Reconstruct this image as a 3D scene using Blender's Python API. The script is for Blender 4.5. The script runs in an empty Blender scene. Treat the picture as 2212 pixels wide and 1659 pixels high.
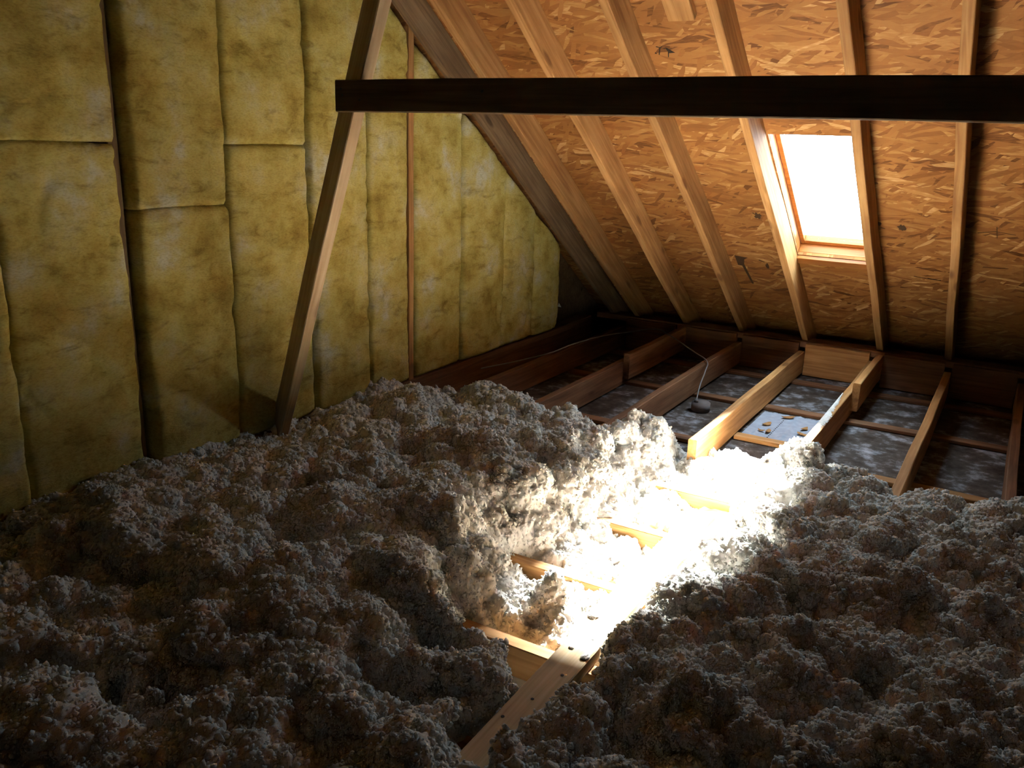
import bpy, bmesh, math, random
import numpy as np
from mathutils import Matrix, Vector

# ------------------------------------------------------------------ camera, sky, sun, exposure
SC = bpy.context.scene
COL = SC.collection
cam_d = bpy.data.cameras.new('camera')
cam_d.sensor_fit = 'HORIZONTAL'
cam_d.sensor_width = 36.0
cam_d.lens = 36.0 * 1850 / 2212
cam_d.clip_start = 0.02
cam = bpy.data.objects.new('camera', cam_d)
COL.objects.link(cam)
# columns: camera right, camera up, camera back (world axes: X along the eave, Y towards the eave, Z up)
R = [[0.8570804667633243, 0.16884485195237486, -0.48672835284370175],
     [0.5142496281648978, -0.2235576059776906, 0.8279911332507058],
     [0.030990214988391884, -0.9599549014295954, -0.27843525961391635]]
M = Matrix(((R[0][0], -R[0][1], -R[0][2], 0.0),
            (R[1][0], -R[1][1], -R[1][2], 0.0),
            (R[2][0], -R[2][1], -R[2][2], 1.22),
            (0, 0, 0, 1)))
cam.matrix_world = M
SC.camera = cam

SC.view_settings.view_transform = 'Standard'
SC.view_settings.look = 'None'
SC.view_settings.gamma = 1.0
SC.view_settings.use_curve_mapping = False
SC.view_settings.exposure = -0.38

world = bpy.data.worlds.new('sky')
SC.world = world
world.use_nodes = True
wn = world.node_tree
bg = wn.nodes['Background']
bg.inputs['Color'].default_value = (0.60, 0.80, 1.0, 1)
bg.inputs['Strength'].default_value = 38.0

SUN_TO = Vector((-0.03, 1.0, 0.67)).normalized()
sd = bpy.data.lights.new('sun', 'SUN')
sd.energy = 660.0
sd.angle = math.radians(9.0)
sd.color = (0.88, 0.94, 1.0)
sun = bpy.data.objects.new('sun', sd)
COL.objects.link(sun)
sun.rotation_euler = SUN_TO.to_track_quat('Z', 'Y').to_euler()
sun.location = (-0.9, 9, 4)

pd = bpy.data.lights.new('skylight_portal', 'AREA')
pd.shape = 'RECTANGLE'; pd.size = 0.42; pd.size_y = 1.02
pd.cycles.is_portal = True
portal = bpy.data.objects.new('skylight_portal', pd)
COL.objects.link(portal)

SC.cycles.use_denoising = True
SC.cycles.max_bounces = 10
SC.cycles.diffuse_bounces = 3
SC.cycles.transparent_max_bounces = 8
SC.cycles.sample_clamp_indirect = 0.0
SC.cycles.caustics_reflective = False
SC.cycles.caustics_refractive = False

# ------------------------------------------------------------------ geometry constants
K_RAFT = 3.86            # underside of rafters: z + 0.7 y
PITCH = 0.7
K_OSB = 4.03             # inner face of the roof boards
ANG = math.atan(PITCH)
RIDGE_Y = 0.3
XL, XR = -2.64, 2.6      # gable sheathing faces
FLOOR = -0.16

# ------------------------------------------------------------------ helpers
def tag(o, label=None, cat=None, group=None, kind=None):
    if label: o['label'] = label
    if cat: o['category'] = cat
    if group: o['group'] = group
    if kind: o['kind'] = kind
    return o

def link(name, me, mat=None, parent=None):
    o = bpy.data.objects.new(name, me)
    COL.objects.link(o)
    if mat: me.materials.append(mat)
    if parent: o.parent = parent
    return o

def box_bm(bm, lo, hi):
    vs = [bm.verts.new((x, y, z)) for x in (lo[0], hi[0]) for y in (lo[1], hi[1]) for z in (lo[2], hi[2])]
    for f in ((0, 1, 3, 2), (4, 6, 7, 5), (0, 4, 5, 1), (2, 3, 7, 6), (0, 2, 6, 4), (1, 5, 7, 3)):
        bm.faces.new([vs[i] for i in f])
    return vs

def mesh_of(bm, name, smooth=False):
    bmesh.ops.recalc_face_normals(bm, faces=bm.faces)
    me = bpy.data.meshes.new(name)
    bm.to_mesh(me); bm.free()
    if smooth:
        for p in me.polygons: p.use_smooth = True
    return me

def board(name, p0, p1, wide, thick, up, mat, parent=None, bevel=0.003, seed=0, wob=0.0015, wane=None):
    """A sawn board from p0 to p1. `thick` runs along `up` x dir, `wide` along `up`. Local X runs along the board (grain)."""
    p0 = Vector(p0); p1 = Vector(p1)
    d = (p1 - p0); L = d.length; d.normalize()
    u = Vector(up); u = (u - d * u.dot(d)).normalized()
    s = u.cross(d).normalized()           # side
    rnd = random.Random(seed)
    n = max(2, int(L / 0.12))
    bm = bmesh.new()
    rings = []
    b = bevel
    ph = [rnd.uniform(0, 6.28) for _ in range(6)]
    for i in range(n + 1):
        x = L * i / n
        w = wide / 2; t = thick / 2
        dy = wob * (math.sin(x * 3.1 + ph[0]) + .5 * math.sin(x * 7.7 + ph[1]))
        dz = wob * (math.sin(x * 2.3 + ph[2]) + .5 * math.sin(x * 6.1 + ph[3]))
        pts = [(-t + b, -w), (t - b, -w), (t, -w + b), (t, w - b), (t - b, w), (-t + b, w), (-t, w - b), (-t, -w + b)]
        if wane:                                # a missing (waney) edge growing along the board
            a = max(0.0, min(1.0, wane[0] + wane[1] * i / n))
            e = b + a * wane[2]
            pts[wane[3]] = (pts[wane[3]][0] - (e if pts[wane[3]][0] > 0 else -e), pts[wane[3]][1])
            pts[wane[4]] = (pts[wane[4]][0], pts[wane[4]][1] - (e * 1.2 if pts[wane[4]][1] > 0 else -e * 1.2))
        rings.append([bm.verts.new((x, a + dy, c + dz)) for a, c in pts])
    for i in range(n):
        for k in range(8):
            bm.faces.new((rings[i][k], rings[i][(k + 1) % 8], rings[i + 1][(k + 1) % 8], rings[i + 1][k]))
    bm.faces.new(rings[0][::-1]); bm.faces.new(rings[-1])
    me = mesh_of(bm, name)
    o = link(name, me, mat, parent)
    o.matrix_world = Matrix(((d.x, s.x, u.x, p0.x), (d.y, s.y, u.y, p0.y), (d.z, s.z, u.z, p0.z), (0, 0, 0, 1)))
    return o

# numpy noises -----------------------------------------------------------------
def _h(ix, iy, seed):
    n = (ix.astype(np.int64) * 374761393 + iy.astype(np.int64) * 668265263 + seed * 974634777) & 0x7fffffff
    n = (n ^ (n >> 13)) * 1274126177 & 0x7fffffff
    n = (n ^ (n >> 16)) * 668265263 & 0x7fffffff
    return ((n ^ (n >> 15)) & 0xffff).astype(np.float32) / 65535.0

def vnoise(x, y, seed=0):
    ix = np.floor(x); iy = np.floor(y)
    fx = x - ix; fy = y - iy
    fx = fx * fx * fx * (fx * (fx * 6 - 15) + 10); fy = fy * fy * fy * (fy * (fy * 6 - 15) + 10)
    a = _h(ix, iy, seed); b = _h(ix + 1, iy, seed); c = _h(ix, iy + 1, seed); d = _h(ix + 1, iy + 1, seed)
    return (a * (1 - fx) + b * fx) * (1 - fy) + (c * (1 - fx) + d * fx) * fy

def fbm(x, y, seed=0, oct=4):
    r = 0; a = 0.5; t = 0
    for i in range(oct):
        r = r + a * vnoise(x * 2 ** i + 17.3 * i, y * 2 ** i - 9.1 * i, seed + i); t += a; a *= .5
    return r / t - 0.5

def billow(x, y, seed=0, rad=0.95):
    """rounded clumps: the upper envelope of jittered hemispheres of random size"""
    ix = np.floor(x); iy = np.floor(y)
    best = np.zeros_like(x)
    for dx in (-1, 0, 1):
        for dy in (-1, 0, 1):
            cx = ix + dx; cy = iy + dy
            px = cx + _h(cx, cy, seed); py = cy + _h(cx, cy, seed + 71)
            rr = rad * (0.55 + 0.45 * _h(cx, cy, seed + 133))
            d2 = ((x - px) ** 2 + (y - py) ** 2) / (rr * rr)
            hgt = np.sqrt(np.maximum(0, 1 - d2)) * rr
            np.maximum(best, hgt, out=best)
    return best

def _h3(ix, iy, iz, seed):
    n = (ix * 374761393 + iy * 668265263 + iz * 1440662683 + seed * 974634777) & 0x7fffffff
    n = (n ^ (n >> 13)) * 1274126177 & 0x7fffffff
    n = (n ^ (n >> 16)) * 668265263 & 0x7fffffff
    return n ^ (n >> 15)

def billow3(x, y, z, seed=0, rad=1.0):
    fx, fy, fz = np.floor(x), np.floor(y), np.floor(z)
    ix, iy, iz = fx.astype(np.int64), fy.astype(np.int64), fz.astype(np.int64)
    ux, uy, uz = (x - fx).astype(np.float32), (y - fy).astype(np.float32), (z - fz).astype(np.float32)
    best = np.zeros(x.shape, np.float32)
    k = np.float32(1 / 255)
    for dx in (-1, 0, 1):
        for dy in (-1, 0, 1):
            for dz in (-1, 0, 1):
                h = _h3(ix + dx, iy + dy, iz + dz, seed)
                px = dx + (h & 255).astype(np.float32) * k - ux
                py = dy + ((h >> 8) & 255).astype(np.float32) * k - uy
                pz = dz + ((h >> 16) & 255).astype(np.float32) * k - uz
                rr = rad * (0.6 + 0.4 * ((h >> 22) & 255).astype(np.float32) * k)
                v = rr * rr - px * px - py * py - pz * pz
                np.maximum(best, v, out=best)
    return np.sqrt(best)

# ------------------------------------------------------------------ materials
def nodes(name):
    m = bpy.data.materials.new(name); m.use_nodes = True
    nt = m.node_tree
    b = nt.nodes['Principled BSDF']
    b.inputs['Specular IOR Level'].default_value = 0.2
    return m, nt, b

def nn(nt, t, **kw):
    n = nt.nodes.new(t)
    for k, v in kw.items():
        if k in n.inputs: n.inputs[k].default_value = v
        else: setattr(n, k, v)
    return n

def ramp(nt, stops):
    r = nt.nodes.new('ShaderNodeValToRGB')
    el = r.color_ramp.elements
    while len(el) > 1: el.remove(el[-1])
    el[0].position = stops[0][0]; el[0].color = (*stops[0][1], 1)
    for p, c in stops[1:]:
        e = el.new(p); e.color = (*c, 1)
    return r

def mix(nt, a, b, fac, mode='MIX'):
    m = nt.nodes.new('ShaderNodeMix'); m.data_type = 'RGBA'; m.blend_type = mode
    if isinstance(fac, (int, float)): m.inputs[0].default_value = fac
    else: nt.links.new(fac, m.inputs[0])
    for s, i in ((a, 6), (b, 7)):
        if isinstance(s, tuple): m.inputs[i].default_value = (*s, 1)
        else: nt.links.new(s, m.inputs[i])
    return m.outputs[2]

def pine(name, dark, mid, light, rough=0.75, knots=0.5):
    m, nt, b = nodes(name); L = nt.links
    tc = nn(nt, 'ShaderNodeTexCoord'); oi = nn(nt, 'ShaderNodeObjectInfo')
    off = nn(nt, 'ShaderNodeVectorMath', operation='SCALE'); off.inputs[0].default_value = (13.7, 5.1, 9.3)
    mul = nn(nt, 'ShaderNodeMath', operation='MULTIPLY'); mul.inputs[1].default_value = 10
    L.new(oi.outputs['Random'], mul.inputs[0]); L.new(mul.outputs[0], off.inputs['Scale'])
    add = nn(nt, 'ShaderNodeVectorMath', operation='ADD')
    L.new(tc.outputs['Object'], add.inputs[0]); L.new(off.outputs[0], add.inputs[1])
    # knots
    mk = nn(nt, 'ShaderNodeMapping'); mk.inputs['Scale'].default_value = (2.6, 9, 9); L.new(add.outputs[0], mk.inputs['Vector'])
    vk = nn(nt, 'ShaderNodeTexVoronoi'); vk.inputs['Scale'].default_value = 1.0; L.new(mk.outputs[0], vk.inputs['Vector'])
    # grain
    mg = nn(nt, 'ShaderNodeMapping'); mg.inputs['Scale'].default_value = (1.1, 26, 26); L.new(add.outputs[0], mg.inputs['Vector'])
    n1 = nn(nt, 'ShaderNodeTexNoise'); n1.inputs['Scale'].default_value = 2.2; n1.inputs['Detail'].default_value = 5; n1.inputs['Distortion'].default_value = 0.8
    L.new(mg.outputs[0], n1.inputs['Vector'])
    mg2 = nn(nt, 'ShaderNodeMapping'); mg2.inputs['Scale'].default_value = (3, 10, 10); L.new(add.outputs[0], mg2.inputs['Vector'])
    n2 = nn(nt, 'ShaderNodeTexNoise'); n2.inputs['Scale'].default_value = 1.0; n2.inputs['Detail'].default_value = 3; L.new(mg2.outputs[0], n2.inputs['Vector'])
    r1 = ramp(nt, [(.28, dark), (.5, mid), (.75, light)]); L.new(n1.outputs['Fac'], r1.inputs[0])
    r2 = ramp(nt, [(.3, (.62, .55, .5)), (.62, (1, 1, 1))]); L.new(n2.outputs['Fac'], r2.inputs[0])
    c = mix(nt, r1.outputs[0], r2.outputs[0], 0.75, 'MULTIPLY')
    rk = ramp(nt, [(0.0, (.10, .05, .02)), (.09, (.16, .08, .035)), (.17, (1, 1, 1))]); L.new(vk.outputs['Distance'], rk.inputs[0])
    c = mix(nt, c, rk.outputs[0], knots, 'MULTIPLY')
    hv = nn(nt, 'ShaderNodeHueSaturation'); L.new(c, hv.inputs['Color'])
    mr = nn(nt, 'ShaderNodeMapRange'); mr.inputs['To Min'].default_value = 0.82; mr.inputs['To Max'].default_value = 1.12
    L.new(oi.outputs['Random'], mr.inputs['Value']); L.new(mr.outputs[0], hv.inputs['Value'])
    L.new(hv.outputs[0], b.inputs['Base Color'])
    b.inputs['Roughness'].default_value = rough
    bp = nn(nt, 'ShaderNodeBump'); bp.inputs['Strength'].default_value = 0.25; bp.inputs['Distance'].default_value = 0.002
    L.new(n1.outputs['Fac'], bp.inputs['Height']); L.new(bp.outputs[0], b.inputs['Normal'])
    return m

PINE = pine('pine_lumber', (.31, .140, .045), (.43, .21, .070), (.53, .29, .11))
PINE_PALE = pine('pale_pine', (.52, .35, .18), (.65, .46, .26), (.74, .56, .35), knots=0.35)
PINE_SHADED = pine('shaded_lumber', (.14, .062, .028), (.22, .10, .046), (.29, .145, .07))  # same lumber with the shade of the dark bays put into its colour
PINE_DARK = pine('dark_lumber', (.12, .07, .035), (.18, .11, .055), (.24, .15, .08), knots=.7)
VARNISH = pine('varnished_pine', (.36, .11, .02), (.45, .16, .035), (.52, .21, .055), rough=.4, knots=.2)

def osb():
    m, nt, b = nodes('strand_board'); L = nt.links
    tc = nn(nt, 'ShaderNodeTexCoord')
    warp = nn(nt, 'ShaderNodeTexNoise'); warp.inputs['Scale'].default_value = 5.0; warp.inputs['Detail'].default_value = 2
    L.new(tc.outputs['Object'], warp.inputs['Vector'])
    wa = nn(nt, 'ShaderNodeVectorMath', operation='SCALE'); wa.inputs['Scale'].default_value = 0.06
    L.new(warp.outputs['Color'], wa.inputs[0])
    ad = nn(nt, 'ShaderNodeVectorMath', operation='ADD'); L.new(tc.outputs['Object'], ad.inputs[0]); L.new(wa.outputs[0], ad.inputs[1])
    vals = []; tints = []
    for i, (ang, sx, sy) in enumerate(((4, 6, 44), (-20, 7, 48), (26, 7, 46), (-8, 5, 36), (55, 10, 48))):
        mp = nn(nt, 'ShaderNodeMapping'); mp.inputs['Rotation'].default_value = (0, 0, math.radians(ang))
        L.new(ad.outputs[0], mp.inputs['Vector'])
        sc_ = nn(nt, 'ShaderNodeVectorMath', operation='MULTIPLY'); sc_.inputs[1].default_value = (sx, sy, 1)
        L.new(mp.outputs[0], sc_.inputs[0])
        v = nn(nt, 'ShaderNodeTexVoronoi', voronoi_dimensions='2D'); v.inputs['Scale'].default_value = 1.0
        v.inputs['Randomness'].default_value = 1.0
        L.new(sc_.outputs[0], v.inputs['Vector'])
        sp = nn(nt, 'ShaderNodeSeparateColor'); L.new(v.outputs['Color'], sp.inputs[0])
        vals.append(sp.outputs[0]); tints.append(sp.outputs[1])
    # topmost flake wins: carry (height, tint)
    h, t = vals[0], tints[0]
    for v2, t2 in zip(vals[1:], tints[1:]):
        gt = nn(nt, 'ShaderNodeMath', operation='GREATER_THAN'); L.new(v2, gt.inputs[0]); L.new(h, gt.inputs[1])
        mt = nn(nt, 'ShaderNodeMix'); L.new(gt.outputs[0], mt.inputs[0]); L.new(t, mt.inputs[2]); L.new(t2, mt.inputs[3])
        mx = nn(nt, 'ShaderNodeMath', operation='MAXIMUM'); L.new(h, mx.inputs[0]); L.new(v2, mx.inputs[1])
        h, t = mx.outputs[0], mt.outputs[0]
    fine = nn(nt, 'ShaderNodeTexNoise'); fine.inputs['Scale'].default_value = 1.0; fine.inputs['Detail'].default_value = 4
    fm = nn(nt, 'ShaderNodeVectorMath', operation='MULTIPLY'); fm.inputs[1].default_value = (25, 170, 1)
    L.new(ad.outputs[0], fm.inputs[0]); L.new(fm.outputs[0], fine.inputs['Vector'])
    a = nn(nt, 'ShaderNodeMath', operation='MULTIPLY_ADD'); a.inputs[1].default_value = 0.45; 
    L.new(fine.outputs['Fac'], a.inputs[0]); L.new(t, a.inputs[2])
    sub = nn(nt, 'ShaderNodeMath', operation='SUBTRACT'); sub.inputs[1].default_value = 0.22; L.new(a.outputs[0], sub.inputs[0])
    r = ramp(nt, [(0.0, (.14, .047, .010)), (.10, (.235, .086, .019)), (.45, (.305, .122, .029)), (.82, (.345, .147, .039)), (.95, (.41, .195, .060)), (1.0, (.51, .28, .11))])
    L.new(sub.outputs[0], r.inputs[0])
    big = nn(nt, 'ShaderNodeTexNoise'); big.inputs['Scale'].default_value = 2.3; big.inputs['Detail'].default_value = 3
    L.new(tc.outputs['Object'], big.inputs['Vector'])
    rb = ramp(nt, [(.3, (.72, .68, .62)), (.55, (1, 1, 1))]); L.new(big.outputs['Fac'], rb.inputs[0])
    c = mix(nt, r.outputs[0], rb.outputs[0], .8, 'MULTIPLY')
    # small dark stains
    st = nn(nt, 'ShaderNodeTexNoise'); st.inputs['Scale'].default_value = 7.0; st.inputs['Detail'].default_value = 6; st.inputs['Roughness'].default_value = .7
    L.new(tc.outputs['Object'], st.inputs['Vector'])
    rs = ramp(nt, [(.26, (.25, .2, .17)), (.33, (1, 1, 1))]); L.new(st.outputs['Fac'], rs.inputs[0])
    c = mix(nt, c, rs.outputs[0], 1.0, 'MULTIPLY')
    L.new(c, b.inputs['Base Color'])
    b.inputs['Roughness'].default_value = .7
    bp = nn(nt, 'ShaderNodeBump'); bp.inputs['Strength'].default_value = .5; bp.inputs['Distance'].default_value = .003
    L.new(h, bp.inputs['Height']); L.new(bp.outputs[0], b.inputs['Normal'])
    return m
OSB = osb()

def batt_mat():
    m, nt, b = nodes('yellow_glass_wool'); L = nt.links
    tc = nn(nt, 'ShaderNodeTexCoord')
    n1 = nn(nt, 'ShaderNodeTexNoise'); n1.inputs['Scale'].default_value = 5.5; n1.inputs['Detail'].default_value = 5; n1.inputs['Roughness'].default_value = .6
    L.new(tc.outputs['Object'], n1.inputs['Vector'])
    r1 = ramp(nt, [(.30, (.34, .235, .055)), (.42, (.48, .365, .095)), (.52, (.55, .445, .14)), (.60, (.56, .475, .21)), (.70, (.59, .565, .42))])
    L.new(n1.outputs['Fac'], r1.inputs[0])
    mp = nn(nt, 'ShaderNodeMapping'); mp.inputs['Scale'].default_value = (1, 1, 2.6); mp.inputs['Location'].default_value = (3, 7, 1)
    L.new(tc.outputs['Object'], mp.inputs['Vector'])
    n2 = nn(nt, 'ShaderNodeTexNoise'); n2.inputs['Scale'].default_value = 9; n2.inputs['Detail'].default_value = 7; n2.inputs['Roughness'].default_value = .68; n2.inputs['Distortion'].default_value = .6
    L.new(mp.outputs[0], n2.inputs['Vector'])
    r2 = ramp(nt, [(.30, (.50, .44, .36)), (.46, (.92, .90, .86)), (.62, (1, 1, 1))]); L.new(n2.outputs['Fac'], r2.inputs[0])
    c = mix(nt, r1.outputs[0], r2.outputs[0], .85, 'MULTIPLY')
    n3 = nn(nt, 'ShaderNodeTexNoise'); n3.inputs['Scale'].default_value = 90; n3.inputs['Detail'].default_value = 4
    L.new(mp.outputs[0], n3.inputs['Vector'])
    r3 = ramp(nt, [(.32, (.68, .62, .52)), (.55, (1, 1, 1))]); L.new(n3.outputs['Fac'], r3.inputs[0])
    c = mix(nt, c, r3.outputs[0], .6, 'MULTIPLY')
    L.new(c, b.inputs['Base Color']); b.inputs['Roughness'].default_value = 1.0; b.inputs['Specular IOR Level'].default_value = 0.0
    ad = nn(nt, 'ShaderNodeMath', operation='MULTIPLY_ADD'); ad.inputs[1].default_value = .25
    L.new(n3.outputs['Fac'], ad.inputs[0]); L.new(n2.outputs['Fac'], ad.inputs[2])
    bp = nn(nt, 'ShaderNodeBump'); bp.inputs['Strength'].default_value = .55; bp.inputs['Distance'].default_value = .012
    L.new(ad.outputs[0], bp.inputs['Height']); L.new(bp.outputs[0], b.inputs['Normal'])
    return m
BATT = batt_mat()

def wool_mat():
    m, nt, b = nodes('white_loose_fill'); L = nt.links
    tc = nn(nt, 'ShaderNodeTexCoord')
    n1 = nn(nt, 'ShaderNodeTexNoise'); n1.inputs['Scale'].default_value = 14; n1.inputs['Detail'].default_value = 6
    L.new(tc.outputs['Object'], n1.inputs['Vector'])
    r = ramp(nt, [(.3, (.58, .515, .435)), (.5, (.68, .62, .55)), (.7, (.74, .70, .65))]); L.new(n1.outputs['Fac'], r.inputs[0])
    L.new(r.outputs[0], b.inputs['Base Color']); b.inputs['Roughness'].default_value = 1.0; b.inputs['Specular IOR Level'].default_value = 0.0
    b.inputs['Subsurface Weight'].default_value = .4; b.inputs['Subsurface Radius'].default_value = (1, 1, 1); b.inputs['Subsurface Scale'].default_value = .016
    n2 = nn(nt, 'ShaderNodeTexNoise'); n2.inputs['Scale'].default_value = 300; n2.inputs['Detail'].default_value = 4; n2.inputs['Roughness'].default_value = .6
    L.new(tc.outputs['Object'], n2.inputs['Vector'])
    bp = nn(nt, 'ShaderNodeBump'); bp.inputs['Strength'].default_value = .45; bp.inputs['Distance'].default_value = .004
    L.new(n2.outputs['Fac'], bp.inputs['Height']); L.new(bp.outputs[0], b.inputs['Normal'])
    return m
WOOL = wool_mat()

def gyp_mat():
    m, nt, b = nodes('dusty_shaded_board'); L = nt.links
    tc = nn(nt, 'ShaderNodeTexCoord')
    n1 = nn(nt, 'ShaderNodeTexNoise'); n1.inputs['Scale'].default_value = 9; n1.inputs['Detail'].default_value = 7; n1.inputs['Roughness'].default_value = .7
    L.new(tc.outputs['Object'], n1.inputs['Vector'])
    r = ramp(nt, [(.36, (.035, .020, .012)), (.52, (.075, .055, .043)), (.70, (.34, .33, .35))]); L.new(n1.outputs['Fac'], r.inputs[0])  # brown dust mottle, darkened further to paint in the shade of the bays
    L.new(r.outputs[0], b.inputs['Base Color']); b.inputs['Roughness'].default_value = .9
    return m
GYP = gyp_mat()

def flat(name, col, rough=.6):
    m, nt, b = nodes(name)
    tc = nn(nt, 'ShaderNodeTexCoord')
    n = nn(nt, 'ShaderNodeTexNoise'); n.inputs['Scale'].default_value = 30
    nt.links.new(tc.outputs['Object'], n.inputs['Vector'])
    r = ramp(nt, [(.3, tuple(c * .8 for c in col)), (.7, col)]); nt.links.new(n.outputs['Fac'], r.inputs[0])
    nt.links.new(r.outputs[0], b.inputs['Base Color']); b.inputs['Roughness'].default_value = rough
    return m
CABLE = flat('grey_cable_sheath', (.27, .24, .22), .5)
BOXMAT = flat('dark_box_steel', (.16, .13, .12), .7)
NAIL = flat('nail_steel', (.08, .07, .06), .4)
TAG = flat('white_paper', (.75, .75, .72), .8)

def glass_mat():
    m = bpy.data.materials.new('skylight_glass'); m.use_nodes = True
    nt = m.node_tree; nt.nodes.clear()
    out = nt.nodes.new('ShaderNodeOutputMaterial'); mx = nt.nodes.new('ShaderNodeMixShader')
    tr = nt.nodes.new('ShaderNodeBsdfTransparent'); gl = nt.nodes.new('ShaderNodeBsdfGlossy')
    tr.inputs['Color'].default_value = (.96, .98, .97, 1); gl.inputs['Roughness'].default_value = .02
    mx.inputs[0].default_value = .05
    nt.links.new(tr.outputs[0], mx.inputs[1]); nt.links.new(gl.outputs[0], mx.inputs[2])
    nt.links.new(mx.outputs[0], out.inputs[0])
    return m
GLASS = glass_mat()

# ------------------------------------------------------------------ the shell
S = 1 / math.cos(ANG)                       # slope length per metre of y
SLOPE = Matrix.Rotation(-ANG, 4, 'X')       # local y runs down the slope, local z is the outward normal
def slope_obj(name, bm, mat, parent=None):
    o = link(name, mesh_of(bm, name), mat, parent)
    o.matrix_world = Matrix.Translation((0, 0, K_OSB)) @ SLOPE
    return o
WX0, WX1 = -1.058, -0.702                   # skylight opening
WY0, WY1 = 3.955 * S, 4.835 * S
bm = bmesh.new()
T = 0.016
Y0, Y1 = RIDGE_Y * S, 5.86 * S
box_bm(bm, (XL - .1, Y0, 0), (WX0, Y1, T)); box_bm(bm, (WX1, Y0, 0), (XR + .1, Y1, T))
box_bm(bm, (WX0, Y0, 0), (WX1, WY0, T)); box_bm(bm, (WX0, WY1, 0), (WX1, Y1, T))
ceil = slope_obj('ceiling', bm, OSB); tag(ceil, kind='structure')
bm = bmesh.new()
ridge_z = K_OSB - PITCH * RIDGE_Y
box_bm(bm, (XL - .1, -0.05, 0), (XR + .1, 7.4, T))
rear = link('ceiling_rear', mesh_of(bm, 'ceiling_rear'), OSB); tag(rear, kind='structure')
rear.matrix_world = Matrix.Translation((0, RIDGE_Y, ridge_z)) @ Matrix.Rotation(math.pi, 4, 'Z') @ SLOPE
bm = bmesh.new(); box_bm(bm, (XL - .1, -5.6, FLOOR - .02), (XR + .1, 5.9, FLOOR))
fl = link('floor', mesh_of(bm, 'floor'), GYP); tag(fl, kind='structure')
def gable(name, x, th):
    bm = bmesh.new()
    prof = [(-5.5, FLOOR), (5.95, FLOOR), (5.9, K_OSB - PITCH * 5.9 + .03), (RIDGE_Y, ridge_z + .03), (-5.3, FLOOR + .1)]
    a = [bm.verts.new((x, y, z)) for y, z in prof]; b = [bm.verts.new((x + th, y, z)) for y, z in prof]
    bm.faces.new(a); bm.faces.new(b[::-1])
    for i in range(5): bm.faces.new((a[i], b[i], b[(i + 1) % 5], a[(i + 1) % 5]))
    o = link(name, mesh_of(bm, name), PINE_DARK); tag(o, kind='structure'); return o
gable('wall_left', XL, -.03); gable('wall_right', XR, .03)
bm = bmesh.new(); box_bm(bm, (XL, 5.74, FLOOR), (XR, 5.77, .03))
tag(link('wall_eave', mesh_of(bm, 'wall_eave'), PINE_DARK), kind='structure')

# skylight: pine box, sash rail, glass (local slope coordinates)
win = bpy.data.objects.new('window_1', None); COL.objects.link(win)
win.matrix_world = Matrix.Translation((0, 0, K_OSB)) @ SLOPE
tag(win, kind='structure')
def wpart(name, boxes, mat, parent=win):
    bm = bmesh.new()
    for lo, hi in boxes: box_bm(bm, lo, hi)
    bmesh.ops.bevel(bm, geom=bm.edges[:], offset=.002, segments=1, affect='EDGES')
    o = link(name, mesh_of(bm, name), mat); o.parent = parent
    return o
FO = 0.115
wpart('window_frame', [((WX0 - .03, WY0 - .03, T + .001), (WX0, WY1 + .03, FO)), ((WX1, WY0 - .03, T + .001), (WX1 + .03, WY1 + .03, FO)),
                ((WX0, WY0 - .03, T + .001), (WX1, WY0, FO)), ((WX0, WY1, T + .001), (WX1, WY1 + .03, FO))], VARNISH)
wpart('window_sash', [((WX0 + .001, WY0 + .001, FO - .045), (WX0 + .022, WY1 - .001, FO - .005)), ((WX1 - .012, WY0 + .001, FO - .045), (WX1 - .001, WY1 - .001, FO - .005)),
               ((WX0 + .022, WY0 + .001, FO - .045), (WX1 - .012, WY0 + .02, FO - .005)), ((WX0 + .022, WY1 - .03, FO - .045), (WX1 - .012, WY1 - .001, FO - .005))], VARNISH)
wpart('window_pane', [((WX0 + .022, WY0 + .02, FO - .03), (WX1 - .012, WY1 - .03, FO - .026))], GLASS)
wpart('window_sill', [((WX0 - .002, WY1 + .004, -.022), (WX1 + .03, WY1 + .062, -.001))], VARNISH)
portal.matrix_world = Matrix.Translation((0, 0, K_OSB)) @ SLOPE @ Matrix.Translation(((WX0 + WX1) / 2, (WY0 + WY1) / 2, FO + .02))

# ------------------------------------------------------------------ rafters
def raft_z(y): return K_RAFT - PITCH * y
n_up = Vector((0, math.sin(ANG), math.cos(ANG)))
RAFT = [(-2.42, 'grey-brown stained roof rafter running down beside the yellow gable batts', PINE_DARK),
        (-2.235, 'brown roof rafter second out from the gable batts, close to its neighbour', PINE),
        (-1.885, 'roof rafter with a mid brown side, third out from the gable batts', PINE),
        (-1.50, 'roof rafter in the middle of the slope, ending by the cable bay', PINE),
        (-1.10, 'sunlit roof rafter along the left side of the skylight', PINE),
        (-0.665, 'roof rafter with a black shadowed side along the right edge of the skylight', PINE),
        (-0.292, 'roof rafter standing alone far right of the skylight with a dark side', PINE)]
for i, (x, lab, mt) in enumerate(RAFT + [(.16, None, PINE), (.56, None, PINE), (.96, None, PINE), (1.37, None, PINE), (1.77, None, PINE), (2.18, None, PINE)]):
    ye = 5.62; yt = RIDGE_Y + .04
    c = lambda y: Vector((x + .019, y, raft_z(y))) + n_up * .0695
    o = board('roof_rafter', c(yt), c(ye), .139, .038, n_up, mt, seed=10 + i, wob=.0025)
    tag(o, lab or 'roof rafter off to the right of the view, plain pine', 'rafter', 'roof rafters of the far slope')

# short cleat nailed under the boards between two rafters
c = lambda y: Vector((-1.262, y, K_OSB - PITCH * y)) - n_up * .0205
o = board('nailing_cleat', c(2.6), c(3.345), .036, .105, n_up, PINE, seed=41)
tag(o, 'short pine cleat on the roof boards ending between two rafters, top of view', 'cleat')

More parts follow.
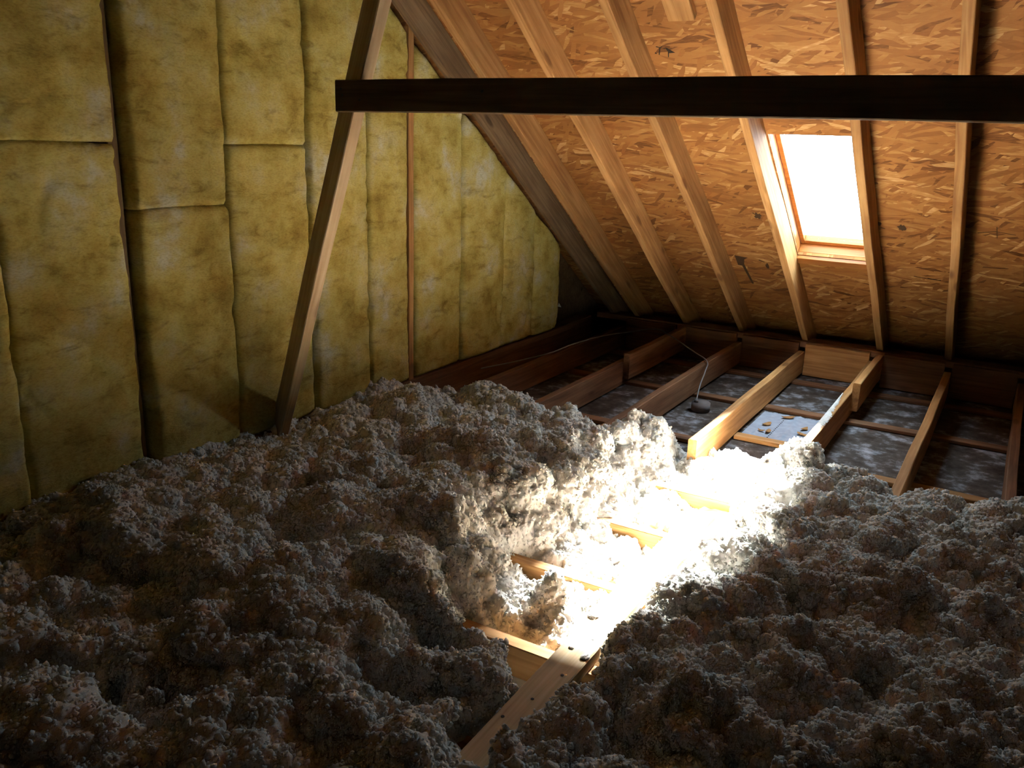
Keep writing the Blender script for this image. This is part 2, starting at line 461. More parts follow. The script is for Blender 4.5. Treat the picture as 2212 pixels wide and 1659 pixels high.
# ------------------------------------------------------------------ joists
JOI = [(-2.29, -4.3, 'ceiling joist nearest the gable wall, deep in shadow', PINE_SHADED),
       (-1.90, -4.3, 'reddish ceiling joist crossed by the pale cable, with a raised block at its eave end', PINE_SHADED),
       (-1.49, -4.3, 'reddish ceiling joist where the cable drops off its side', PINE_SHADED),
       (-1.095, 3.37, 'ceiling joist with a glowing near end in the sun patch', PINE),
       (-0.683, -4.3, 'ceiling joist with a thin white wool strip along its bright top edge', PINE),
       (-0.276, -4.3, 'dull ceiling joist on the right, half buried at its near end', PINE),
       (0.09, -4.3, 'dark ceiling joist at the right edge of the view', PINE_SHADED)]
for i, (x, y0, lab, mt) in enumerate(JOI + [(.5, -4.3, None, PINE_SHADED), (.91, -4.3, None, PINE_SHADED)]):
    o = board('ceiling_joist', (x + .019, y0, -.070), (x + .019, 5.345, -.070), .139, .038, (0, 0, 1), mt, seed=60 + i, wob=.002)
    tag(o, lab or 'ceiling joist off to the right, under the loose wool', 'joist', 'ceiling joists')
# heel blocks beside joists at the eave
for x, ya, lab in ((-1.862, 4.42, 'heel block raised beside the joist the cable crosses'), (-.645, 4.58, 'heel block beside the white topped joist at the eave')):
    o = board('heel_block', (x + .02, ya, -.03), (x + .02, 5.34, -.03), .15, .037, (0, 0, 1), PINE_SHADED if x < -1 else PINE, seed=int(ya * 100))
    tag(o, lab, 'block')
# rim boards closing each bay at the eave
bays = [(-2.252, -1.902), (-1.862, -1.492), (-1.452, -1.097), (-1.057, -.685), (-.608, -.278), (-.238, .088), (.128, .498)]
rl = ['rim board in the dark bay nearest the gable', 'rim board behind the arc of the cable', 'dark rim board behind the junction box bay', 'bright knotty rim board below the skylight',
      'rim board right of the heel block, in shadow', 'rim board in the far right bay', 'rim board past the right edge of the view']
for i, ((a, b), lab) in enumerate(zip(bays, rl)):
    o = board('rim_board', (a + .001, 5.37, -.055), (b - .001, 5.37, -.055), .20, .038, (0, 0, 1), PINE if i == 3 else PINE_SHADED, seed=90 + i)  # the lit bay keeps plain pine, the others carry the painted shade
    tag(o, lab, 'rim board', 'rim boards at the eave')
o = board('wall_plate_board', (-2.5, 5.47, .03), (.9, 5.47, .03), .038, .14, (0, 0, 1), PINE_SHADED, seed=99)
tag(o, 'long top plate along the eave behind the rim boards', 'plate')

# ceiling straps under the joists
STR = [(3.74, -2.45, -1.10, 'ceiling strap at the edge of the wool, left of the sun patch'), (3.93, -1.055, -.69, 'ceiling strap just beyond the sun patch, below the skylight'),
       (3.73, -.643, .5, 'orange ceiling strap right of the sun patch, half under wool'), (4.50, -2.45, .5, 'ceiling strap in the middle of the bare bays'),
       (5.12, -2.45, .5, 'ceiling strap closest to the eave')]
for i, (y, a, b, lab) in enumerate(STR):
    o = board('ceiling_strap', (a, y + .03, -.1495), (b, y + .03, -.1495), .019, .064, (0, 0, 1), PINE if i in (1, 2) else PINE_SHADED, seed=120 + i)
    tag(o, lab, 'strap', 'straps across the ceiling boards')
# cross pieces that carry the plank
CR = [(1.335, 'low cross piece beside the plank, nearest the camera'), (1.735, 'cross piece meeting the plank over the dark hollow'), (2.145, 'buried cross piece under the plank'),
      (2.565, 'cross piece peeking out of the sunlit wool, nearer of two'), (2.975, 'cross piece peeking out of the sunlit wool, farther of two')]
for i, (y, lab) in enumerate(CR):
    o = board('cross_piece', (-1.445, y, -.1135), (-.69, y, -.1135), .091, .046, (0, 0, 1), PINE, seed=140 + i)
    tag(o, lab, 'cross piece', 'cross pieces under the plank')
plank = board('plank', (-.797, 1.02, -.048), (-.815, 2.75, -.048), .089, .038, (1, 0, 0), PINE_PALE, seed=150)
tag(plank, 'pale flat pine plank running through the loose wool into the sun patch', 'plank')

# ------------------------------------------------------------------ gable: plate, studs, batts
o = board('bottom_plate', (-2.545, .3, .02), (-2.545, 5.30, .02), .04, .10, (0, 0, 1), PINE_SHADED, seed=160)
tag(o, 'dark bottom plate under the yellow gable batts', 'plate')
o = board('gable_joist', (-2.545, -4.3, -.07), (-2.545, 5.34, -.07), .139, .10, (0, 0, 1), PINE_SHADED, seed=161)
tag(o, 'dark doubled joist under the gable plate', 'joist')
BY = [.12, .53, .945, 1.36, 1.77, 2.19, 2.60, 2.96, 3.27, 3.70, 4.11, 4.47, 4.80]
for i, y in enumerate(BY):
    if i == len(BY) - 1: y += .022
    lab = {8: 'bare stud showing in the gap between gable batts, right of the brace', 4: 'stud deep in the widest dark gap of the gable batts', 12: 'last short stud at the eave end of the gable batts',
           9: 'stud behind the thin brown gap right of the bare stud', 5: 'stud behind the gap left of the brace', 6: 'stud behind the gap that meets the brace'}.get(i, None)
    top = min(raft_z(y) + .10, 3.6) if y > RIDGE_Y else 3.5
    xs = -2.545 if i == 8 else -2.589
    o = board('wall_stud', (xs, y, .041), (xs, y, top), .1 if i != 8 else .09, .038, (1, 0, 0), PINE_DARK if i != 8 else PINE, seed=170 + i)  # recessed studs take darker lumber, putting the gap shade into their colour
    tag(o, lab or 'gable stud covered by the batts', 'stud', 'studs of the gable wall')

def batt(y0, y1, zb, zt, label, seed, psd, front=-2.495, gl=.0, gr=.0, bulge=.007):
    """zb: number; zt: number or None (cut along the rafter)"""
    back = -2.622
    ny = 44; nz = max(12, int(((zt if zt else raft_z(y0)) - zb) / .018))
    u = np.linspace(-1, 1, ny); u = np.sign(u) * (1 - (1 - np.abs(u)) ** 1.6)
    v = np.linspace(0, 1, nz)
    U, V = np.meshgrid(u, v)
    w = y1 - y0
    yc = y0 + w * (U + 1) / 2
    ztop = np.minimum(raft_z(yc) + .055, 2.75) if zt is None else np.full_like(yc, zt) + .006 * np.sin(yc * 9 + seed)
    Z = zb + V * (ztop - zb)
    # wavy side edges
    el = gl * (.6 + 1.1 * fbm(Z * 1.7, Z * 0 + seed * 3.1, seed)) + .010 * fbm(Z * 9, Z * 0 + seed, seed + 5) + .004 * fbm(Z * 60, Z * 0 + seed, seed + 6)
    er = gr * (.6 + 1.1 * fbm(Z * 1.7, Z * 0 - seed * 3.1, seed + 9)) + .010 * fbm(Z * 9, Z * 0 - seed, seed + 7) + .004 * fbm(Z * 60, Z * 0 + seed, seed + 8)
    Yp = yc + el * (1 - U) / 2 - er * (1 + U) / 2
    e = 1 - np.abs(U) ** 26
    ev = np.minimum(V * (ztop - zb), (1 - V) * (ztop - zb)); ev = np.minimum(1, ev / .012) ** .5
    prof = np.maximum(e, 0) ** .36
    puff = bulge * (1 - U ** 2) + .020 * fbm(Yp * 2.2, Z * 1.6, psd + 20, 3) + .016 * fbm(Yp * 9, Z * 13, psd + 30, 4)
    creas = np.abs(fbm(Yp * 3 + Z * 1.2, Z * 4.2, psd + 40, 3)); puff -= .012 * np.exp(-(creas / .022) ** 2) * np.clip((vnoise(Yp * 3, Z * 3, psd + 3) - .35) * 4, 0, 1)
    puff += .004 * fbm(Yp * 60, Z * 60, psd + 50, 3)
    X = back + (front - back + puff) * prof * (.90 + .10 * ev)
    nv = ny * nz
    co = np.stack([X, Yp, Z], -1).reshape(-1, 3)
    bk = co.copy(); bk[:, 0] = back - .001
    verts = np.concatenate([co, bk])
    faces = []
    idx = lambda j, i: j * ny + i
    for j in range(nz - 1):
        for i in range(ny - 1):
            faces.append((idx(j, i), idx(j, i + 1), idx(j + 1, i + 1), idx(j + 1, i)))
    ring = [idx(0, i) for i in range(ny)] + [idx(j, ny - 1) for j in range(1, nz)] + [idx(nz - 1, i) for i in range(ny - 2, -1, -1)] + [idx(j, 0) for j in range(nz - 2, 0, -1)]
    for a, b in zip(ring, ring[1:] + ring[:1]): faces.append((b, a, a + nv, b + nv))
    faces.append([r + nv for r in ring])
    me = bpy.data.meshes.new('insulation_batt'); me.from_pydata(verts.tolist(), [], faces)
    for p in me.polygons: p.use_smooth = True
    o = link('insulation_batt', me, BATT)
    tag(o, label, 'insulation batt', 'yellow batts in the gable wall')
    return o
ZB = .047
batt(.55, .945, ZB, None, 'yellow batt beyond the left edge of the view', 200, 400)
batt(.955, 1.352, ZB, None, 'leftmost yellow batt, only a sliver in view beside the loose wool', 201, 410, front=-2.475)
batt(1.345, 1.775, ZB, 1.161, 'wide lower yellow batt left of the widest dark gap', 202, 420, gr=.016)
batt(1.345, 1.775, 1.162, None, 'upper yellow batt left of the widest dark gap, above a level seam', 203, 420, gr=.026)
batt(1.792, 2.198, ZB, .948, 'lower yellow batt right of the widest dark gap', 204, 430, gl=.016, bulge=.010)
batt(1.792, 2.198, .949, None, 'upper yellow batt right of the widest dark gap, above a folded seam', 205, 430, gl=.008, gr=.006)
batt(2.190, 2.610, ZB, 1.158, 'lower yellow batt just left of the leaning brace, in its shadow', 206, 440, front=-2.502, gr=.006)
batt(2.190, 2.610, 1.159, None, 'upper yellow batt just left of the leaning brace top', 207, 440, front=-2.502, gr=.010)
batt(2.606, 2.966, ZB, None, 'yellow batt crossed by the leaning brace', 208, 450, gl=.004)
batt(2.958, 3.245, ZB, None, 'narrow yellow batt between the brace and the bare stud', 209, 460, gr=.004, front=-2.49)
batt(3.295, 3.702, ZB, None, 'yellow batt directly right of the bare stud', 210, 470, gl=.004, gr=.010)
batt(3.700, 4.116, ZB, None, 'yellow batt second right of the bare stud', 211, 480, gl=.004, front=-2.49)
batt(4.108, 4.476, ZB, None, 'yellow batt third right of the bare stud, under the sloping rafter', 212, 490, bulge=.015)
batt(4.468, 4.800, ZB, None, 'short last yellow batt at the low eave corner', 213, 500, bulge=.015)

# ------------------------------------------------------------------ leaning brace and beam
a1 = Vector((-1.802, 2.078, 1.310)); a0 = Vector((-2.45, 2.358, .12)); a0 = a0 + (a0 - a1) * .10
dr = (a1 - a0); top = a0 + dr * (2.52 / dr.z)
brace = board('leaning_brace', a0, top, .089, .040, (1, -.42, 0.5), PINE_PALE, seed=230, bevel=.003)
tag(brace, 'leaning pine brace with a dark front and a lit edge, foot by the gable', 'brace')
beam = board('crossing_beam', (-1.812, 2.025, 1.318), (XR, 2.025, 1.318), .089, .038, (0, 0, 1), PINE_DARK, seed=231)
tag(beam, 'dark level beam nailed across the leaning brace, spanning to the right', 'beam')

def nail(parent, x, y, z, axis):
    bm = bmesh.new(); bmesh.ops.create_cone(bm, cap_ends=True, segments=12, radius1=.0045, radius2=.004, depth=.002)
    o = link('nail_head', mesh_of(bm, 'nail_head'), NAIL)
    o.location = (x, y, z); o.rotation_euler = (math.pi / 2, 0, 0) if axis == 'y' else (0, 0, 0)
    bpy.context.view_layer.update()
    o.parent = parent; o.matrix_parent_inverse = parent.matrix_world.inverted()
for x, z in ((-1.79, 1.335), (-1.785, 1.318), (-1.72, 1.305), (-1.30, 1.33)): nail(beam, x, 2.0055, z, 'y')
for x, y in ((-.785, 1.62), (-.80, 1.50), (-.825, 1.41), (-.79, 1.80)): nail(plank, x, y, -.0285, 'z')

# ------------------------------------------------------------------ cable, box
def tube(name, pts, r, mat, parent=None):
    cu = bpy.data.curves.new(name, 'CURVE'); cu.dimensions = '3D'; cu.bevel_depth = r; cu.bevel_resolution = 3
    sp = cu.splines.new('BEZIER'); sp.bezier_points.add(len(pts) - 1)
    for p, q in zip(sp.bezier_points, pts):
        p.co = q; p.handle_left_type = p.handle_right_type = 'AUTO'
    o = bpy.data.objects.new(name, cu); COL.objects.link(o); cu.materials.append(mat)
    dg = bpy.context.evaluated_depsgraph_get()
    me = bpy.data.meshes.new_from_object(o.evaluated_get(dg))
    bpy.data.objects.remove(o)
    for p in me.polygons: p.use_smooth = True
    me.name = name
    return link(name, me, None, parent)
o = tube('electric_cable', [(-2.40, 3.75, .012), (-2.33, 4.05, .006), (-2.28, 4.31, .006), (-2.27, 4.6, .007), (-2.21, 4.89, .012), (-2.12, 5.04, .02), (-1.95, 5.11, .055), (-1.82, 5.0, .058), (-1.72, 4.92, .045),
                           (-1.58, 4.81, .02), (-1.46, 4.68, .012), (-1.40, 4.48, 0.0), (-1.375, 4.33, -.045), (-1.36, 4.25, -.10)], .0035, CABLE)
tag(o, 'thin pale cable arching over the dark joists to the junction box', 'cable')
bm = bmesh.new()
bmesh.ops.create_cone(bm, cap_ends=True, segments=32, radius1=.05, radius2=.05, depth=.05)
bmesh.ops.bevel(bm, geom=[e for e in bm.edges if e.calc_face_angle(0) > 1], offset=.004, segments=2, affect='EDGES')
jb = bpy.data.objects.new('junction_box', None); COL.objects.link(jb); jb.location = (-1.34, 4.27, FLOOR)
tag(jb, 'dark round junction box on the ceiling board where the cable ends', 'junction box')
o = link('housing', mesh_of(bm, 'housing', True), BOXMAT, jb); o.location = (0, 0, .026)
bm = bmesh.new(); bmesh.ops.create_cone(bm, cap_ends=True, segments=20, radius1=.012, radius2=.009, depth=.016)
o = link('cable_gland', mesh_of(bm, 'cable_gland', True), BOXMAT, jb); o.location = (-.02, -.02, .058)

# ------------------------------------------------------------------ loose fill
def axis(spans):
    out = [spans[0][0]]
    for a, b, s in spans:
        n = max(1, int(round((b - a) / s))); out += list(a + (b - a) * (np.arange(n) + 1) / n)
    return np.array(out, dtype=np.float64)
DX = .0029
gx = axis([(-2.635, -2.5, .01), (-2.5, -1.5, DX), (-1.5, .40, DX), (.40, 1.2, .006), (1.2, XR - .03, .04)])
gy = axis([(-4.0, -.4, .10), (-.4, .2, .03), (.2, .9, .007), (.9, 2.2, DX), (2.2, 3.62, DX * 1.1)])
GX, GY = np.meshgrid(gx, gy)
ss = lambda a, b, t: (lambda q: q * q * (3 - 2 * q))(np.clip((t - a) / (b - a), 0, 1))
lin = lambda y, pts: np.interp(y, [p[0] for p in pts], [p[1] for p in pts])
def gauss(x, y, a, sx, sy=None):
    sy = sy or sx
    return a * np.exp(-((GX - x) ** 2 / (2 * sx * sx) + (GY - y) ** 2 / (2 * sy * sy)))
wx = GX + .05 * fbm(GX * 6, GY * 6, 3); wy = GY + .05 * fbm(GX * 6, GY * 6, 4)
H = .062 + (.075 * fbm(GX * 2.1, GY * 2.1, 11, 3) + .09 * fbm(GX * 5.5, GY * 5.5, 12, 2)) * ss(-2.55, -2.2, GX)
H += .035 * ss(-2.45, -2.1, GX) * ss(-1.05, -1.25, GX) * ss(3.0, 2.7, GY)
# heaps
for g in ((-1.30, 1.36, .06, .10), (-1.55, 1.30, .05, .13), (-1.20, 1.10, .05, .10), (-1.75, 1.45, .04, .10), (-1.25, 1.62, .03, .07), (-1.50, 2.10, .05, .10), (-1.2, 2.42, .05, .10),
          (-.50, 1.55, .03, .10), (-.35, 2.3, .02, .15), (-.25, 1.5, .02, .15), (-2.3, 1.6, .03, .2)):
    H += gauss(*g)
# channel around the plank, the hollow beside it and the bowl in the sun patch
xl = lin(GY, [(0.9, -.80), (1.15, -.86), (1.40, -.89), (1.50, -.90), (1.57, -.93), (1.62, -1.24), (1.78, -1.26), (1.84, -1.18), (1.95, -1.30), (2.10, -1.44), (2.22, -1.46), (2.34, -1.36), (2.5, -1.25), (2.9, -1.28), (3.3, -1.28), (3.6, -1.2)])
xr = lin(GY, [(0.9, -.78), (1.15, -.79), (1.32, -.735), (1.5, -.69), (1.75, -.685), (1.95, -.68), (2.1, -.69), (2.7, -.70), (3.2, -.70), (3.4, -.66), (3.6, -.62)])
wl = wx - xl; wr = xr - wx
sl = lin(GY, [(1.0, .05), (1.4, .05), (1.55, .08), (1.62, .2), (1.78, .20), (1.9, .24), (2.1, .40), (2.25, .40), (2.5, .22), (3.4, .22)])
sr = lin(GY, [(1.0, .04), (1.9, .06), (2.1, .06), (3.4, .06)])
chan = ss(0, 1, wl / sl + .15) * ss(0, 1, wr / sr + .5) * ss(1.05, 1.28, wy)
floor_h = lin(GY, [(1.0, -.02), (1.25, -.055), (1.45, -.06), (1.57, -.08), (1.62, -.20), (1.74, -.20), (1.85, -.095), (2.1, -.092), (2.6, -.095), (3.2, -.10), (3.7, -.115)])
H = H * (1 - chan) + (floor_h + .02 * fbm(GX * 9, GY * 9, 21)) * chan
for g in ((-.985, 1.96, .09, .04), (-1.03, 1.49, -.11, .13, .08), (-.96, 1.40, .04, .04), (-.63, 1.42, -.10, .08, .24), (-1.05, 1.285, -.15, .075, .045)):
    H += gauss(*g)
# keep the joists under the wool
for jx, j0 in ((-.664, 2.05), (-1.471, 1.0), (-1.881, 1.0), (-.257, 1.0)):
    H += np.maximum(0, .030 - H) * np.exp(-((GX - jx) / .04) ** 4) * ss(3.3, 3.2, GY)
# far edge of the wool
ye = lin(GX, [(-2.64, 3.20), (-2.4, 3.18), (-2.1, 3.28), (-1.7, 3.28), (-1.45, 3.30), (-1.30, 3.46), (-1.12, 3.44), (-1.06, 3.66), (-.74, 3.66), (-.66, 3.34), (-.45, 3.24), (-.3, 3.24), (0, 3.2), (.4, 3.2)])
edge = ss(0.10, -.06, wy - ye - .08 * fbm(GX * 7, GY * 3, 31))
H = H * edge + (-.150 + .03 * fbm(GX * 12, GY * 12, 32)) * (1 - edge)
far2 = ss(0.12, -.02, wy - ye - .12)
H = H * far2 + (FLOOR - .03) * (1 - far2)
# little drifts beyond the edge
H += gauss(-1.39, 3.62, .13, .05, .06) + gauss(-1.27, 3.55, .10, .05) + gauss(-.52, 3.56, .14, .10, .05)
# cut round the plank
near = ss(.075, .052, np.abs(GX + .806 + (GY - 1.9) * .0104)) * ss(1.20, 1.34, wy - .10 * fbm(GX * 14, GY * 14, 77) + .9 * np.maximum(0, GX + .80))
H = np.where((near > 0), H * (1 - near) + np.minimum(H, -.075) * near, H)
P = np.stack([GX, GY, H], -1)

def normals(P):
    du = np.gradient(P, axis=1); dv = np.gradient(P, axis=0)
    n = np.cross(du, dv); n /= (np.linalg.norm(n, axis=-1, keepdims=True) + 1e-12)
    return n
fade = edge * far2 * .75 + .25
flat_m = 1 - near * .85
amp0 = (fade * flat_m)[..., None]
for sc_, amp, sd_ in ((.15, .72, 101), (.064, .66, 102), (.027, .62, 103), (.0120, .62, 104)):
    n = normals(P)
    # soften the normals of the finer levels so that bumps do not fold through each other
    n = n * .9 + np.array([0, 0, .2]); n /= np.linalg.norm(n, axis=-1, keepdims=True)
    f = 1.6 / sc_
    w1 = .22 * fbm(P[..., 0] * f, P[..., 1] * f, sd_ + 7, 2); w2 = .22 * fbm(P[..., 0] * f + P[..., 2] * f, P[..., 1] * f, sd_ + 8, 2)
    b = billow3(P[..., 0] / sc_ + w1, P[..., 1] / sc_ + w2, P[..., 2] / sc_ + w1 - w2, sd_)
    P = P + n * ((b - .6) * sc_ * amp)[..., None] * amp0
n = normals(P)
tear = fbm(P[..., 0] * 60 + P[..., 2] * 40, P[..., 1] * 60 - P[..., 2] * 40, 119, 2)
fibre = fbm(P[..., 0] * 150 + P[..., 2] * 90, P[..., 1] * 150 - P[..., 2] * 110, 120, 2)
P = P + n * (.0040 * tear + .0060 * fibre)[..., None] * amp0
P[..., 2] = np.maximum(P[..., 2], FLOOR + .0015)
# keep the top of the plank and the gable clear
P[..., 0] = np.maximum(P[..., 0], -2.60)
ny_, nx_ = GX.shape
idx = np.arange(ny_ * nx_, dtype=np.int32).reshape(ny_, nx_)
quads = np.stack([idx[:-1, :-1], idx[:-1, 1:], idx[1:, 1:], idx[1:, :-1]], -1).reshape(-1, 4)
me = bpy.data.meshes.new('loose_fill')
me.vertices.add(ny_ * nx_); me.vertices.foreach_set('co', P.astype(np.float32).ravel())
nq = len(quads)
me.loops.add(nq * 4); me.loops.foreach_set('vertex_index', quads.ravel())
me.polygons.add(nq); me.polygons.foreach_set('loop_start', np.arange(nq, dtype=np.int32) * 4); me.polygons.foreach_set('loop_total', np.full(nq, 4, np.int32))
me.polygons.foreach_set('use_smooth', np.ones(nq, bool))
me.update(calc_edges=True)
wool = link('loose_fill_insulation', me, WOOL)
tag(wool, 'fluffy white blown-in loose fill insulation heaped over the attic floor', 'loose insulation', kind='stuff')

# short stray glass fibres standing out of the loose fill
rng = np.random.default_rng(7)
N_ = normals(P)
area = np.linalg.norm(np.cross(np.gradient(P, axis=1), np.gradient(P, axis=0)), axis=-1)
dist = np.linalg.norm(P - np.array([0, 0, 1.22]), axis=-1)
wgt = area * (GY > .55) * (GX < 1.3) * (P[..., 2] > FLOOR + .006) * (1 - near) * np.minimum(1, (2.2 / dist) ** 1.5)
wgt = (wgt / wgt.sum()).ravel()
NF = 135000
pick = rng.choice(wgt.size, NF, p=wgt)
base = P.reshape(-1, 3)[pick]; nor = N_.reshape(-1, 3)[pick]
bm = bmesh.new(); bmesh.ops.create_icosphere(bm, subdivisions=1, radius=1)
bmesh.ops.triangulate(bm, faces=bm.faces)
uv_ = np.array([v.co[:] for v in bm.verts], np.float32); uf_ = np.array([[v.index for v in f.verts] for f in bm.faces], np.int32); bm.free()
nv_ = len(uv_)
qr = rng.normal(size=(NF, 4)); qr /= np.linalg.norm(qr, axis=1, keepdims=True)
w_, x_, y_, z_ = qr.T
RM = np.stack([np.stack([1 - 2 * (y_ * y_ + z_ * z_), 2 * (x_ * y_ - w_ * z_), 2 * (x_ * z_ + w_ * y_)], -1),
               np.stack([2 * (x_ * y_ + w_ * z_), 1 - 2 * (x_ * x_ + z_ * z_), 2 * (y_ * z_ - w_ * x_)], -1),
               np.stack([2 * (x_ * z_ - w_ * y_), 2 * (y_ * z_ + w_ * x_), 1 - 2 * (x_ * x_ + y_ * y_)], -1)], 1).astype(np.float32)
size = np.exp(rng.normal(np.log(.0033), .40, (NF, 1))).clip(.0014, .010)
axes = size * rng.uniform(.55, 1.35, (NF, 3))
loc = uv_[None] * axes[:, None, :] * rng.uniform(.6, 1.35, (NF, nv_, 1))
cr = np.einsum('nij,nvj->nvi', RM, loc.astype(np.float32)) + (base + nor * size * .35)[:, None, :]
fc = (uf_[None] + (np.arange(NF, dtype=np.int32) * nv_)[:, None, None]).reshape(-1, 3)
me = bpy.data.meshes.new('loose_crumbs')
me.vertices.add(NF * nv_); me.vertices.foreach_set('co', cr.astype(np.float32).ravel())
me.loops.add(fc.size); me.loops.foreach_set('vertex_index', fc.ravel())
me.polygons.add(len(fc)); me.polygons.foreach_set('loop_start', np.arange(len(fc), dtype=np.int32) * 3); me.polygons.foreach_set('loop_total', np.full(len(fc), 3, np.int32))
me.polygons.foreach_set('use_smooth', np.ones(len(fc), bool))
me.update(calc_edges=True)
crumbs = link('loose_crumbs', me, WOOL, wool); crumbs['kind'] = 'stuff'

# tufts lying on the boards
def tuft(x, y, z, r, seed, label, flatn=.5):
    bm = bmesh.new(); bmesh.ops.create_icosphere(bm, subdivisions=5, radius=1)
    co = np.array([v.co[:] for v in bm.verts])
    q = co[:, 0] * 1.7 + co[:, 2]; s = co[:, 1] * 1.7 - co[:, 2]
    d = 1 + .30 * (billow(q + seed, s, seed) - .5) + .25 * (billow(q * 2.6 + seed, s * 2.6, seed + 1) - .5) + .22 * (billow(q * 6, s * 6, seed + 2) - .5) + .5 * fbm(q, s + seed, seed + 4, 2)
    co = co * d[:, None] * r * np.array([1.15, .9, flatn])
    co[:, 2] = np.maximum(co[:, 2], -r * flatn * .55); co[:, 2] -= co[:, 2].min()
    for v, c_ in zip(bm.verts, co): v.co = c_
    o = link('insulation_tuft', mesh_of(bm, 'insulation_tuft', True), WOOL)
    o.location = (x, y, z); o.rotation_euler = (0, 0, seed * 1.3)
    tag(o, label, 'insulation tuft', 'stray tufts of white wool')
PT = -.0288
tuft(-.838, 1.905, PT, .017, 301, 'flat round tuft lying on the plank just below the sun patch', .30)
tuft(-.818, 1.735, PT, .006, 302, 'tiny tuft in the middle of the plank', .5)
tuft(-.770, 1.715, PT, .011, 303, 'small tuft on the right edge of the plank', .45)

# thin ragged strip of white wool along the bright joist top
bm = bmesh.new()
rnd = random.Random(5)
xs = np.linspace(3.38, 4.5, 160)
n_ = 8
ring = []
for yv in xs:
    row = []
    cover = .030 * (.9 + .5 * math.sin(yv * 13) * .5 + rnd.uniform(-.25, .25)) * (1 if yv < 4.25 else max(.2, (4.5 - yv) / .25))
    for k in range(n_):
        t = k / (n_ - 1)
        hgt = .0005 + (.006 * math.sin(math.pi * t) * rnd.uniform(.3, 1.3))
        row.append(bm.verts.new((-.682 + .002 + cover * t, yv, hgt)))
    ring.append(row)
for a_, b_ in zip(ring, ring[1:]):
    for k in range(n_ - 1): bm.faces.new((a_[k], a_[k + 1], b_[k + 1], b_[k]))
o = link('wool_strip', mesh_of(bm, 'wool_strip', True), WOOL)
tag(o, 'thin white wool strip lying along the bright joist top', 'wool dust', kind='stuff')

# printed paper sheet with folds, lying between two straps
PAPER = flat('grey_blue_paper', (.36, .37, .42), .85)
INK = flat('dark_ink', (.035, .022, .015), .9)
STAIN = flat('dark_stain', (.075, .036, .016), .9)
bm = bmesh.new()
xsP = np.linspace(-1.05, -.69, 61); ysP = np.linspace(4.005, 4.475, 20)
fold = lambda x: .004 * math.exp(-((x + .995) / .008) ** 2) + .007 * math.exp(-((x + .865) / .014) ** 2) + .007 * math.exp(-((x + .765) / .010) ** 2)
rows = [[bm.verts.new((x, y + (.006 * rnd.uniform(-1, 1) if y in (ysP[0], ysP[-1]) else 0), FLOOR + .0015 + fold(x))) for x in xsP] for y in ysP]
for r0, r1 in zip(rows, rows[1:]):
    for k in range(len(xsP) - 1): bm.faces.new((r0[k], r0[k + 1], r1[k + 1], r1[k]))
sheet = link('paper_sheet', mesh_of(bm, 'paper_sheet', True), PAPER)
tag(sheet, 'bluish grey printed paper sheet lying between straps below the skylight', 'paper sheet')
bm = bmesh.new()
for k in range(14):
    y = 4.02 + k * .026
    x = -.925
    z = FLOOR + .0021 + fold(x)
    bm.faces.new([bm.verts.new(c_) for c_ in ((x - .003, y, z), (x + .003, y, z), (x + .003, y + .013, z), (x - .003, y + .013, z))])
link('printed_dashes', mesh_of(bm, 'printed_dashes'), INK, sheet)
bm = bmesh.new()
cx_, cy_ = -.722, 4.06
for k in range(12):
    a0_ = math.radians(60 + k * 20); a1_ = math.radians(60 + (k + 1) * 20)
    q_ = [(cx_ + r_ * math.cos(t_), cy_ + 1.6 * r_ * math.sin(t_), FLOOR + .0024 + fold(cx_)) for r_, t_ in ((.010, a0_), (.015, a0_), (.015, a1_), (.010, a1_))]
    bm.faces.new([bm.verts.new(c_) for c_ in q_])
link('printed_ring', mesh_of(bm, 'printed_ring'), INK, sheet)

# marks and stains on the inner face of the roof boards (slope coordinates)
def mark(name, mat, polys):
    bm = bmesh.new()
    for p_ in polys:
        bm.faces.new([bm.verts.new((x, y, -.0008)) for x, y in p_])
    o = link(name, mesh_of(bm, name), mat); o.parent = ceil
def stroke(x0, y0, x1, y1, w):
    dx, dy = x1 - x0, y1 - y0; l = math.hypot(dx, dy); nx_2, ny_2 = -dy / l * w / 2, dx / l * w / 2
    return [(x0 + nx_2, y0 + ny_2), (x1 + nx_2 * .7, y1 + ny_2 * .7), (x1 - nx_2 * .7, y1 - ny_2 * .7), (x0 - nx_2, y0 - ny_2)]
def blot(x, y, rx, ry, seed):
    g = random.Random(seed)
    return [(x + rx * g.uniform(.55, 1.15) * math.cos(t * math.pi / 9), y + ry * g.uniform(.55, 1.15) * math.sin(t * math.pi / 9)) for t in range(18)]
mark('ink_mark', INK, [stroke(-1.425, 4.262, -1.408, 4.268, .006), stroke(-1.408, 4.268, -1.398, 4.262, .005), stroke(-1.409, 4.266, -1.424, 4.310, .006), blot(-1.436, 4.300, .005, .006, 1),
                       [(-1.388, 4.270), (-1.378, 4.272), (-1.352, 4.300), (-1.380, 4.302)], stroke(-1.380, 4.295, -1.388, 4.325, .005), stroke(-1.396, 4.274, -1.382, 4.270, .004)])
mark('dark_stain', STAIN, [blot(-1.216, 5.527, .020, .035, 2)] + [stroke(-1.24, 5.50, -1.215, 5.53, .008)])
mark('dark_stain', STAIN, [[(-1.425, 5.985), (-1.35, 5.995), (-1.375, 6.02), (-1.39, 6.10), (-1.425, 6.095)], stroke(-1.395, 6.07, -1.375, 6.32, .018)])
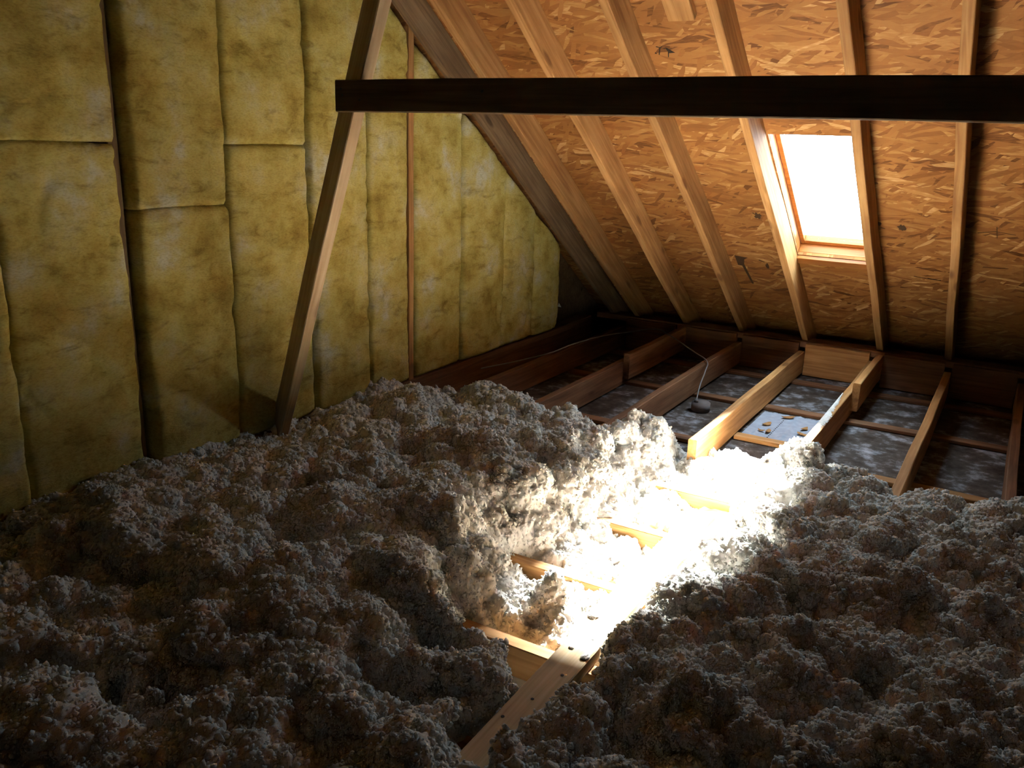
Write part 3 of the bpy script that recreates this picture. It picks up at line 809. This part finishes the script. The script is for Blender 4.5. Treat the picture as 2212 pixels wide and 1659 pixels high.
mark('dark_stain', STAIN, [blot(-1.25, 6.075, .012, .035, 3), stroke(-1.29, 6.01, -1.26, 6.03, .010)])
mark('dark_stain', STAIN, [stroke(-.20, 5.535, -.13, 5.512, .007), stroke(-.13, 5.512, -.045, 5.53, .006), stroke(-.125, 5.47, -.118, 5.57, .004)])
mark('dark_stain', STAIN, [stroke(-.475, 6.02, -.40, 6.035, .006), stroke(-.41, 6.03, -.345, 6.04, .012)])
mark('dark_stain', STAIN, [blot(-.525, 5.54, .022, .030, 5)])
mark('dark_stain', STAIN, [blot(-.625, 5.516, .012, .020, 6), stroke(-.62, 5.55, -.60, 5.56, .008)])
# white scrap caught at the last stud
bm = bmesh.new(); bm.faces.new([bm.verts.new(c_) for c_ in ((0, 0, 0), (.004, .045, -.012), (.002, .012, .022))])
e_ = bmesh.ops.extrude_face_region(bm, geom=bm.faces[:])
for v in [g for g in e_['geom'] if isinstance(g, bmesh.types.BMVert)]: v.co.x += .001
o = link('paper_scrap', mesh_of(bm, 'paper_scrap'), TAG); o.location = (-2.524, 4.842, .17)
tag(o, 'tiny white paper scrap at the last stud of the gable', 'paper scrap')

# chips of wood on the ceiling board under the skylight
for i in range(9):
    bm = bmesh.new(); r = rnd.uniform(.012, .026)
    m_ = 9; vs = []
    for k in range(m_):
        a_ = 2 * math.pi * k / m_; vs.append(bm.verts.new((r * 1.5 * math.cos(a_), r * rnd.uniform(.5, .9) * math.sin(a_), .004 * math.cos(a_ * 2) + .004)))
    f = bm.faces.new(vs); e = bmesh.ops.extrude_face_region(bm, geom=[f])
    for v in [g for g in e['geom'] if isinstance(g, bmesh.types.BMVert)]: v.co.z += .0015
    o = link('wood_chip', mesh_of(bm, 'wood_chip'), PINE)
    o.location = (rnd.choice((-1.0, -.97, -.93, -.78, -.74)) + rnd.uniform(-.03, .03), rnd.uniform(4.10, 4.42), FLOOR + .006); o.rotation_euler = (0, 0, rnd.uniform(0, 6))
    tag(o, 'curled orange wood chip on the grey printed paper below the skylight', 'wood chip', 'wood chips below the skylight')
